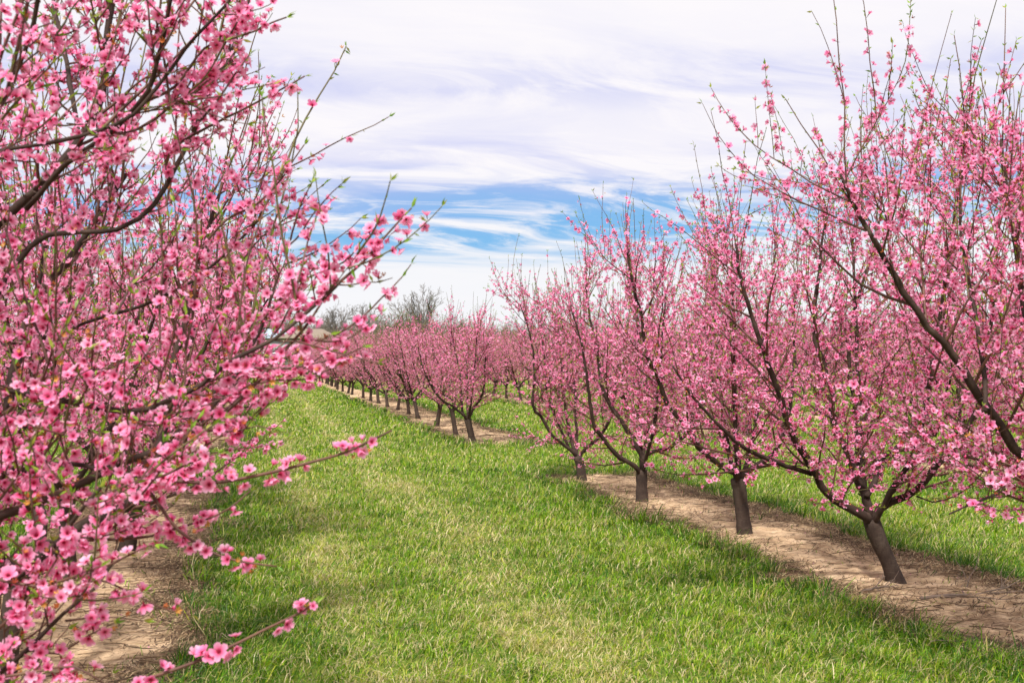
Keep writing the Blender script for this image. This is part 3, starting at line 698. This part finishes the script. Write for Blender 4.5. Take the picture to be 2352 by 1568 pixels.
# --- the near tree on the left whose branches fill the left of the picture
def near_tree():
    T = Tree(7, 0, fsize=.0182); base = np.array([-1.22, 2.75, 0.0])
    fork = base+np.array([.02, .03, .60])
    def LB(pts, r0, r1, da, db, root=None, **kw):
        da *= 1.15; db *= 1.15; r0 *= .66; r1 *= .75
        n = len(pts); P = [at(x, y, da+(db-da)*(i/(n-1))) for i, (x, y) in enumerate(pts)]
        if root is not None: P = [fork-np.array([0, 0, .05]), fork*(.55)+P[0]*.45+np.array([0, 0, root])]+P
        Q = T.limb(P, r0, r1); T.clothe(Q, r0, r1, kw.pop('top', 3.2), **kw); return Q
    A = dict(sec=.090, sho=.052, seclen=(.14, .36), start=.10, spr=.5)
    B = dict(A, sec=.15, seclen=(.10, .32), spr=.35)
    LB([(-60, 1000), (7, 956), (31, 854), (58, 769), (68, 690), (102, 660), (170, 580), (230, 490), (290, 400)], .030, .010, 2.5, 3.0, .05, **A)
    LB([(-40, 560), (13, 497), (101, 420), (168, 343), (202, 292), (222, 252), (235, 188), (249, 67), (258, -40)], .028, .012, 2.4, 2.6, .15, **B)
    LB([(180, 310), (175, 269), (160, 190), (148, 118), (124, 17), (115, -60)], .012, .008, 2.5, 2.9, **A)
    LB([(-30, 885), (0, 891), (170, 925), (300, 944), (374, 925), (459, 881), (544, 823), (630, 775), (715, 707), (790, 639)], .021, .0045, 2.05, 2.15, .05, **A)
    LB([(-30, 1195), (0, 1185), (119, 1140), (190, 1110), (238, 1083), (310, 1050), (391, 1024), (460, 980), (490, 935), (558, 833), (599, 755), (640, 632)], .024, .005, 2.0, 2.4, -.10, **A)
    LB([(-20, 1115), (60, 1080), (150, 1062), (240, 1080), (340, 1096)], .013, .006, 2.1, 2.0, -.05, **A)
    LB([(-20, 1560), (0, 1545), (68, 1487), (146, 1406), (218, 1351), (260, 1290)], .012, .005, 1.9, 1.9, -.3, **A)
    LB([(-30, 700), (40, 600), (110, 540), (269, 527), (353, 470), (403, 386), (444, 302), (487, 202), (524, 134), (560, 40), (580, -20)], .018, .005, 2.3, 2.6, .2, **B)
    LB([(-20, 350), (0, 346), (134, 323), (269, 286), (336, 232), (403, 144), (447, 87), (521, 10), (540, -30)], .012, .005, 2.2, 2.3, .3, **B)
    LB([(60, 480), (150, 380), (260, 300), (289, 269), (340, 210), (370, 100), (400, -30)], .012, .006, 2.4, 2.2, **B)
    LB([(-30, 1400), (40, 1330), (110, 1270), (180, 1180), (230, 1120)], .010, .005, 1.9, 1.8, -.25, **A)
    LB([(-40, 820), (60, 790), (200, 740), (330, 700), (450, 640), (540, 560), (600, 500)], .013, .005, 2.6, 2.9, .1, **A)
    LB([(-40, 300), (20, 200), (60, 110), (90, 0), (100, -60)], .012, .006, 2.0, 1.9, .4, **A)
    # long fruiting shoots reaching out over the aisle
    def SH(pts, r, da, db, tip=.12, dens=1.0):
        da *= 1.15; db *= 1.15
        n = len(pts); P = catmull([at(x, y, da+(db-da)*(i/(n-1))) for i, (x, y) in enumerate(pts)], .03); m = len(P)
        T.tw.tube(P, np.linspace(r, r*.45, m), 6, t=.2, cap=True)
        ln = np.linalg.norm(np.diff(P, axis=0), axis=1).sum(); k = int(ln/.0058*dens)
        u = (np.arange(k)+T.rng.random(k))/k; gate = np.sin(u*ln*T.rng.uniform(35, 50)+T.rng.uniform(0, 6))*.5+.5
        u = u[T.rng.random(k) < (.20+.80*gate)*np.where(u > 1-tip*.5, .25, 1)]
        f = u*(m-1); i = np.minimum(f.astype(int), m-2); c = P[i]+(P[i+1]-P[i])*(f-i)[:, None]
        Tn = P[i+1]-P[i]; Tn /= np.linalg.norm(Tn, axis=1)[:, None]
        nd = T.rng.normal(size=c.shape); nd -= (nd*Tn).sum(1)[:, None]*Tn; nd /= np.linalg.norm(nd, axis=1)[:, None]
        T.fp.append(c+nd*.016); T.fn.append(nd+.3*Tn)
        for _ in range(3): T.lp.append(P[-1]); T.ld.append(unit(P[-1]-P[-2])+T.rng.normal(0, .3, 3))
        for _ in range(int(ln/.11)):
            j = T.rng.integers(0, m-1); T.lp.append(P[j]); T.ld.append(unit(P[j+1]-P[j])+T.rng.normal(0, .5, 3))
    SH([(740, 680), (790, 639), (835, 600), (870, 560), (910, 515), (945, 478)], .0042, 2.15, 2.15, .15)
    SH([(493, 966), (578, 891), (636, 823), (698, 755), (735, 700), (765, 650)], .006, 2.1, 2.2, .1)
    SH([(320, 1092), (425, 1106), (510, 1106), (630, 1083), (722, 1059), (790, 1040), (850, 1012), (900, 988)], .0055, 2.0, 2.0, .18)
    SH([(180, 1240), (231, 1239), (340, 1232), (408, 1212), (493, 1185), (544, 1154), (575, 1127)], .0045, 2.0, 2.1, .2)
    SH([(330, 1110), (374, 1171), (408, 1215), (476, 1263), (544, 1287), (636, 1300)], .0045, 2.0, 2.0, .15)
    SH([(200, 1600), (306, 1568), (442, 1522), (544, 1477), (612, 1443), (698, 1402), (718, 1385)], .005, 1.75, 1.8, .05, .6)
    SH([(146, 1360), (221, 1331), (300, 1360), (374, 1396), (440, 1412)], .003, 1.95, 2.0, .1, .7)
    SH([(60, 1490), (130, 1500), (200, 1460), (262, 1430)], .003, 1.9, 1.9, .1, .7)
    SH([(150, 1425), (230, 1416), (290, 1420), (330, 1425)], .003, 1.9, 1.9, .2, .6)
    SH([(336, 232), (403, 198), (470, 111), (538, 87), (588, 71), (625, 52), (658, 40)], .0045, 2.3, 2.3, .2)
    SH([(380, 380), (403, 336), (497, 282), (558, 252), (622, 218), (665, 195), (700, 175)], .0045, 2.4, 2.4, .15)
    SH([(470, 560), (521, 504), (588, 470), (645, 413), (675, 366), (699, 332)], .004, 2.4, 2.4, .25)
    SH([(540, 620), (600, 545), (639, 520), (690, 500), (748, 483)], .003, 2.5, 2.5, .3, .6)
    SH([(600, 740), (640, 690), (677, 652), (733, 627), (789, 602), (820, 570), (843, 532)], .0035, 2.3, 2.3, .2)
    SH([(500, 830), (564, 843), (657, 846), (719, 835), (775, 823), (800, 812), (832, 797)], .0035, 2.1, 2.1, .05)
    SH([(560, 890), (620, 874), (699, 871), (744, 854), (772, 840)], .003, 2.1, 2.1, .05)
    SH([(420, 960), (480, 985), (540, 990), (590, 978), (630, 985)], .003, 2.1, 2.1, .2)
    SH([(470, 202), (500, 130), (540, 60), (575, -10)], .004, 2.4, 2.4, .1)
    SH([(440, 300), (500, 230), (540, 170), (572, 128)], .004, 2.4, 2.5, .1)
    SH([(300, 1110), (380, 1090), (430, 1065), (500, 1040)], .004, 1.95, 1.95, .1)
    SH([(-10, 1450), (60, 1380), (120, 1300), (160, 1230)], .004, 1.8, 1.8, .1)
    SH([(0, 1555), (90, 1540), (170, 1530), (240, 1570)], .004, 1.8, 1.8, .1)
    SH([(0, 1330), (80, 1345), (150, 1330), (230, 1300)], .004, 1.8, 1.8, .1)
    o = T.finish(base, [base-np.array([0, 0, .05]), base+np.array([0, .01, .3]), fork], [.075, .062, .058, .062])
    tag_tree(o, 'nearest blossoming peach tree on the left, large soft focused branches reaching over the aisle', 'peach trees in the row left of the aisle')
near_tree()

# --- procedural variants, copied down the rows
VAR = [proc_tree(200+i, 1, h, ln, dens=1.0) for i, (h, ln) in enumerate([(3.0, (-.08, -.05)), (2.8, (.06, -.1)), (3.1, (-.12, .02)), (2.7, (.02, .1))])]
FAR = [proc_tree(300+i, 2, h, ln, dens=1.0, sec=.17, sho=.085) for i, (h, ln) in enumerate([(2.75, (-.1, -.05)), (2.6, (.05, -.08)), (2.85, (-.15, .02)), (2.55, (.0, .08)), (2.7, (-.06, .1))])]
used = set()
def place(src, loc, rz, sc=1.0):
    if src.name not in used:
        used.add(src.name); o = src
    else:
        o = src.copy(); COL.objects.link(o)
        for ch in src.children:
            c = ch.copy(); COL.objects.link(c); c.parent = o
    o.location = (float(loc[0]), float(loc[1]), 0); o.rotation_euler = (0, 0, rz); o.scale = (sc, sc, sc)
    return o
rr = random.Random(11)
G_L = 'peach trees in the row left of the aisle'
# left row: pixels of trunk feet
words = ['first', 'second', 'third', 'fourth', 'fifth', 'sixth', 'seventh', 'eighth', 'ninth', 'tenth', 'eleventh', 'twelfth', 'thirteenth', 'fourteenth', 'fifteenth']
LN = [((-1.15, 5.15), 'blossoming peach tree directly behind the nearest left tree, trunk beyond the left edge'),
      (gpt(156, 1336), 'blossoming peach tree with dark trunk nearest the left edge of the photo'),
      (gpt(286, 1273), 'peach tree, second visible trunk on the left bare soil strip'),
      (gpt(348, 1184), 'blossoming peach tree, third visible trunk on the left bare strip, leaning right'),
      (gpt(378, 1113), 'blossoming peach tree, last on the near left soil strip before the cross path')]
for i, (p, lab) in enumerate(LN):
    o = place(VAR[i % 4], p, rr.uniform(0, 6.28), rr.uniform(.95, 1.08)); tag_tree(o, lab, G_L)
Y = 18.4; i = 0
while Y < 101:
    src = (VAR if Y < 24 else FAR)[rr.randrange(4)]
    o = place(src, (-1.1+rr.uniform(-.12, .12), Y), rr.uniform(0, 6.28), rr.uniform(.88, 1.05))
    if i < 3: tag_tree(o, 'blossoming peach tree left of the aisle, %s beyond the cross path' % words[i], G_L)
    else: tag_tree(o, 'small distant blossoming peach tree in the left row, merging into its neighbours', G_L+', far part')
    i += 1; Y += 2.1*rr.uniform(.88, 1.12)
# right row beyond the gap
MID = [(1048, 1000), (1002, 980), (961, 962), (939, 952), (913, 943), (890, 935), (870, 927), (851, 922), (834, 915), (808, 907), (799, 904), (787, 900), (775, 895)]
last = 0
for i, px in enumerate(MID):
    p = gpt(*px); last = max(last, p[1])
    o = place((VAR if i < 2 else FAR)[i % 4 if i > 1 else i+1], p, rr.uniform(0, 6.28), rr.uniform(.84, .93) if i < 6 else rr.uniform(.88, 1.0))
    tag_tree(o, 'blossoming peach tree right of the aisle, %s trunk beyond the cross path' % words[i+1], G_R)
Y = last+2.1
while Y < 101:
    o = place(FAR[rr.randrange(5)], (4.35+rr.uniform(-.12, .12), Y), rr.uniform(0, 6.28), rr.uniform(.9, 1.05))
    tag_tree(o, 'small distant blossoming peach tree in the right row, merging into its neighbours', G_R+', far part'); Y += 2.1*rr.uniform(.9, 1.1)
# further rows to the right and left
for rx, y0, y1, name in ((9.7, 8.0, 96, 'second'), (15.0, 13.5, 84, 'third'), (20.4, 19, 70, 'fourth'), (25.7, 25, 66, 'fifth'), (-6.5, 25, 98, 'outer left')):
    Y = y0; i = 0
    if rx == 9.7:
        p = gpt(2223, 1103)
    while Y < y1:
        if not (12.8 < Y < 17.8):
            x, yy = rx+rr.uniform(-.12, .12), Y
            near = rx < 12 and 0 < Y < 22
            o = place((VAR if near else FAR)[rr.randrange(4)], (x, yy), rr.uniform(0, 6.28), rr.uniform(.88, 1.06))
            if rx == 9.7 and Y > 9 and Y < 12.8 and i:
                tag_tree(o, 'peach tree in the second row right, %s one before the cross path' % words[i], 'peach trees in the second row right of the aisle')
            else:
                tag_tree(o, 'background blossoming peach tree in the %s row%s, half hidden behind nearer trees' % (name, '' if rx < 0 else ' to the right'), 'background peach trees, %s row' % name)
        i += 1; Y += 2.15*rr.uniform(.9, 1.1)
for v in VAR+FAR:
    if v.name not in used: print('unused', v.name)

# ------------------------------------------------------------------ fallen branch and sticks on the soil
def fallen(name, px, px2, ln, seed, label, r0=.014):
    rng = np.random.default_rng(seed); a = gpt(*px); c = gpt(*px2); d = unit(c-a); root = a.copy(); root[2] = 0
    b = Buf()
    def rec(p, d, ln, r, lvl):
        n = 7; P = [p]; 
        for i in range(n):
            d = unit(d+rng.normal(0, .16, 3)*np.array([1, 1, .5])); q = P[-1]+d*ln/n; q[2] = max(q[2], r+.012); P.append(q)
        b.tube(P, np.linspace(r, r*.4, n+1), 6)
        if lvl < 2:
            for _ in range(4 if lvl == 0 else 3):
                i = rng.integers(1, n); rec(P[i].copy(), unit(d+rng.normal(0, .8, 3)*np.array([1, 1, .35])+np.array([0, 0, .25])), ln*rng.uniform(.4, .65), r*.5, lvl+1)
    a[2] = .03; rec(a, d, ln, r0, 0)
    o = b.build(name, M['stick'], None, root, True); o.location = tuple(root); tag(o, label, 'branch', 'pruned branches left on the soil')
fallen('fallen_branch', (2115, 1385), (2260, 1310), .85, 3, 'grey pruned branch lying on the soil right of the nearest leaning trunk')
fallen('fallen_branch', (1975, 1370), (2010, 1362), .25, 4, 'short broken grey stick on the soil at the grass edge left of the leaning trunk', .010)
fallen('fallen_branch', (2150, 1455), (2352, 1490), .95, 5, 'long dark thin stick lying on the soil near the lower right corner', .007)
fallen('fallen_branch', (985, 1000), (1020, 985), 1.0, 6, 'pale tangle of pruned twigs at a trunk foot beyond the cross path', .010)
fallen('fallen_branch', (1560, 1190), (1640, 1200), .5, 8, 'thin twig on the soil between the second and third near trunks', .006)

# ------------------------------------------------------------------ background: bare trees, scrub, evergreens
def branchy(seed, height, spread, mat, nm, tr, levels=4, kids=4, up=.05, rmin=.02, stems=1, width=.3):
    rng = np.random.default_rng(seed); root = empty(nm, (0, 0, 0)); tb = Buf(); cb = Buf()
    def rec(p, d, ln, r, lvl):
        n = 4 if lvl < 2 else 3; P = [p]
        for i in range(n):
            d = unit(d+rng.normal(0, .14, 3)+np.array([0, 0, up])); P.append(P[-1]+d*ln/n)
        (tb if lvl == 0 else cb).tube(P, np.linspace(r, max(r*.55, rmin*.7), n+1), 7 if lvl == 0 else (4 if lvl < 3 else 3), cap=False)
        if lvl < levels:
            k = kids+(1 if lvl > 0 else 0)
            for j in range(k):
                i = rng.uniform(.35, 1.0); q = P[0]+(P[-1]-P[0])*i if n < 2 else np.array(P[min(n, int(i*n+.5))])
                dd = rng.normal(size=3); dd -= dd.dot(d)*d
                rec(q, unit(d*(1-spread*.35)+unit(dd)*spread), ln*rng.uniform(.52, .80), max(r*.52, rmin), lvl+1)
    for s_ in range(stems):
        off = rng.normal(0, width, 3)*np.array([1, 1, 0]) if stems > 1 else np.zeros(3)
        rec(off-np.array([0, 0, .2]), unit(np.array([0, 0, 1.0])+rng.normal(0, .12 if stems == 1 else .25, 3)), height*.38*(rng.uniform(.75, 1.1) if stems > 1 else 1), tr, 0)
    allz = np.concatenate([v[:, 2] for v in cb.v]); f = height/np.percentile(allz, 99.7)
    for q in (tb, cb): q.v = [v*f for v in q.v]
    tb.build('trunk', M[mat], root, None, True); cb.build('crown', M[mat], root)
    return root
def fan_tree(seed, height, halfw, wig, mat='farbark', fork=.28, nl=8, tr=.30):
    rng = np.random.default_rng(seed); root = empty('bare_tree', (0, 0, 0)); tb = Buf(); cb = Buf(); fz = height*fork
    tb.tube([(0, 0, -.2), (.05, .02, fz*.5), (0, 0, fz)], [tr*1.15, tr, tr*.8], 9); tb.build('trunk', M[mat], root, None, True)
    def rec(p, d, ln, r, lvl):
        n = (8, 5, 4, 3)[lvl]; P = [np.array(p, float)]
        for i in range(n):
            d = unit(d+rng.normal(0, wig, 3)+np.array([0, 0, .025])); P.append(P[-1]+d*ln/n)
        cb.tube(P, np.linspace(r, max(r*.35, .011), n+1), (6, 4, 3, 3)[lvl], cap=False)
        if lvl < 3:
            for j in range((13, 8, 5)[lvl]):
                u = rng.uniform(.18, 1.0); i = min(int(u*n), n-1); q = P[i]+(P[i+1]-P[i])*(u*n-i)
                dd = rng.normal(size=3); dd -= dd.dot(d)*d
                rec(q, unit(d*.9+unit(dd)*.62), ln*(.50, .46, .42)[lvl]*rng.uniform(.6, 1.1)*(1.15-.5*u), r*(1-.6*u)*.5+.008, lvl+1)
    for i in range(nl):
        a = i*2.4+rng.uniform(-.3, .3); sl_ = rng.uniform(.12, 1.0); t = halfw/(height-fz)*sl_*1.05
        rec((0, 0, fz*rng.uniform(.8, 1.0)), unit([math.cos(a)*t, math.sin(a)*t, 1]), (height-fz)*rng.uniform(.78, .98)*(1-.12*sl_), tr*.45, 0)
    cb.build('crown', M[mat], root); return root
def conifer(seed, h, w):
    rng = np.random.default_rng(seed); root = empty('evergreen_tree', (0, 0, 0))
    b = Buf(); b.tube([(0, 0, 0), (0, 0, h*.9)], [.18, .04], 7); b.build('trunk', M['farbark'], root)
    n = 3200; u = rng.random(n)**.8; zz = h*(.06+.94*u); a = rng.uniform(0, 6.28, n)
    rad = w*(1-u)**.75*(.75+.25*np.sin(a*3+u*9))*rng.uniform(.55, 1.05, n)
    pos = np.stack([rad*np.cos(a), rad*np.sin(a), zz], 1)
    fr = frames(np.stack([np.cos(a), np.sin(a), rng.normal(.3, .6, n)], 1), rng); cb = Buf()
    cb.stamp(LEAF2, pos, fr, np.repeat(rng.uniform(.35, .8, n)[:, None], 3, 1)*np.array([[1, 2.0, 1]]), rng.random(n))
    cb.build('crown', M['evergreen'], root); return root
def put(src, x, y, rz, sc, label, cat, group):
    o = place(src, (x, y), rz, sc); tag(o, label, cat, group); return o
def back(px, depth, dy=0):   # a place on the ground at a given heading and distance
    d = FW*1.0+RT*((px-1176)/F); d = d*np.array([1, 1, 0]); p = d*depth; return p[0], p[1]
big = fan_tree(21, 13.8, 6.0, .05)
x, y = back(965, 175); put(big, x, y, 1.0, 1.0, 'largest bare grey tree with rounded crown, standing above the far peach blossom', 'tree', 'bare trees behind the orchard')
cur = [fan_tree(31+i, h, 3.6, .17, 'farbark', .22, 6, .24) for i, h in enumerate((12.4, 11.6))]
for j, (px, dp, s_, lab) in enumerate([(790, 172, .98, 'twisted bare tree left of the large rounded one, nearest the tan roofed house'),
                                       (835, 178, 1.0, 'twisted bare tree with crooked stems, between its twisted twin and the large rounded tree'),
                                       (745, 185, .72, 'lower twisted bare tree rising directly behind the tan roofed house')]):
    x, y = back(px, dp); put(cur[j % 2], x, y, j*2.1, s_, lab, 'tree', 'bare trees behind the orchard')
SC = [branchy(41+i, 8.6, .8, mt, 'scrub_tree', .10, 5, 3, .05, .017, 4, 1.0) for i, mt in enumerate(('scrub', 'scrub', 'olive'))]
CN = [conifer(51, 7.5, 3.0), conifer(52, 6.5, 2.6)]
rr = random.Random(3)
for j in range(74):
    px = 480+j*27+rr.uniform(-10, 10); dp = rr.uniform(158, 190); x, y = back(px, dp)
    s_ = rr.uniform(.75, 1.0)*(.95 if px > 1030 else 1.12)
    olive = 800 < px < 930 and j % 2
    put(SC[2] if olive else SC[j % 2], x, y, rr.uniform(0, 6.28), s_,
        'olive tinged leafless scrub tree in the thicket right of the tan roofed house' if olive else 'grey brown leafless scrub tree in the thicket along the far field edge', 'tree', 'olive scrub beside the house' if olive else 'scrub trees along the far field edge')
for j in range(52):
    px = 860+j*30+rr.uniform(-10, 10); dp = rr.uniform(192, 215); x, y = back(px, dp)
    put(CN[j % 2], x, y, rr.uniform(0, 6.28), rr.uniform(.8, 1.15)*(1.05 if px < 1100 else .95), 'dark evergreen in the wood behind the leafless scrub at the field edge', 'tree', 'evergreens in the far wood')

# ------------------------------------------------------------------ houses and car beyond the far end of the rows
def house(name, px, depth, w, d, eave, ridge, roofm, label, hip=True, rz=0):
    x, y = back(px, depth); root = empty(name, (x, y, 0), -yaw+rz); tag(root, label, 'house', 'houses beyond the orchard')
    b = Buf(); b.box(-w/2, w/2, -d/2, d/2, 0, eave); b.build('wall', M['wall'], root)
    o_ = .5; hr = w/2-d/2*.9 if hip else w/2+o_
    v = [(-w/2-o_, -d/2-o_, eave), (w/2+o_, -d/2-o_, eave), (w/2+o_, d/2+o_, eave), (-w/2-o_, d/2+o_, eave), (-hr, 0, ridge), (hr, 0, ridge)]
    v += [(p[0], p[1], eave-.003-.14) for p in v[:4]]
    b = Buf(); b.add(v, [0, 1, 5, 4, 1, 2, 5, 2, 3, 4, 5, 3, 0, 4, 9, 8, 7, 6, 0, 6, 7, 1, 1, 7, 8, 2, 2, 8, 9, 3, 3, 9, 6, 0], [4, 3, 4, 3, 4, 4, 4, 4, 4])
    rf = b.build('roof', M[roofm], root)
    for i in range(4):
        wx = -w/2+w*(i+.5)/4
        if i == 2: continue
        b = Buf(); b.box(wx-.55, wx+.55, -d/2-.04, -d/2+.01, 1.2, 2.4); f = b.build('window', M['trim'], root)
        b = Buf(); b.box(wx-.45, wx+.45, -d/2-.06, -d/2-.045, 1.3, 2.3); b.build('pane', M['glass'], f)
    wx = -w/2+w*2.5/4
    b = Buf(); b.box(wx-.5, wx+.5, -d/2-.05, -d/2+.01, .1, 2.2); dr = b.build('door', M['trim'], root)
    b = Buf(); b.box(wx+.35, wx+.42, -d/2-.09, -d/2-.055, 1.05, 1.15); b.build('handle', M['tyre'], dr)
house('house', 712, 142, 7.4, 4.4, 4.45, 5.75, 'roof', 'small house with tan hipped roof above the far peach trees, below the bare trees')
house('house', 648, 150, 4.4, 5.5, 4.6, 6.0, 'roof2', 'house with pale blue grey roof left of the tan roofed house, behind blossom', False)

def car():
    x, y = back(612, 150); root = empty('parked_car', (x, y, 0), .2); tag(root, 'pale silver car parked at the far end of the grass aisle', 'car')
    prof = [(-2.2, .35), (-2.2, .85), (-1.5, .98), (-.9, 1.45), (.7, 1.48), (1.35, 1.0), (2.15, .88), (2.25, .4)]
    def extr(prof, y0, y1):
        n = len(prof); v = [(a, y0, c) for a, c in prof]+[(a, y1, c) for a, c in prof]
        lo = list(range(n))+list(range(2*n-1, n-1, -1)); sz = [n, n]
        for i in range(n): j = (i+1) % n; lo += [i, i+n, j+n, j]; sz.append(4)
        return v, lo, sz
    b = Buf(); b.add(*extr(prof, -.85, .85)); b.build('body', M['carpaint'], root)
    for s_ in (-1, 1):
        b = Buf()
        v, lo, sz = extr([(-1.3, 1.0), (-.85, 1.38), (.62, 1.40), (1.1, 1.02)], s_*.855 if s_ > 0 else -.875, s_*.875 if s_ > 0 else -.855); b.add(v, lo, sz)
        b.build('window', M['glass'], root)
    for wx in (-1.4, 1.4):
        for s_ in (-1, 1):
            b = Buf(); b.tube([(wx, s_*.78, .33), (wx, s_*.92, .33)], [.33, .33], 18); wl = b.build('wheel', M['tyre'], root)
            b = Buf(); b.tube([(wx, s_*.925, .33), (wx, s_*.935, .33)], [.19, .19], 14); b.build('rim', M['carpaint'], wl)
    for s_ in (-1, 1):
        b = Buf(); b.box(2.22, 2.27, s_*.6-.15, s_*.6+.15, .62, .76); b.build('headlight', M['trim'], root)
car()
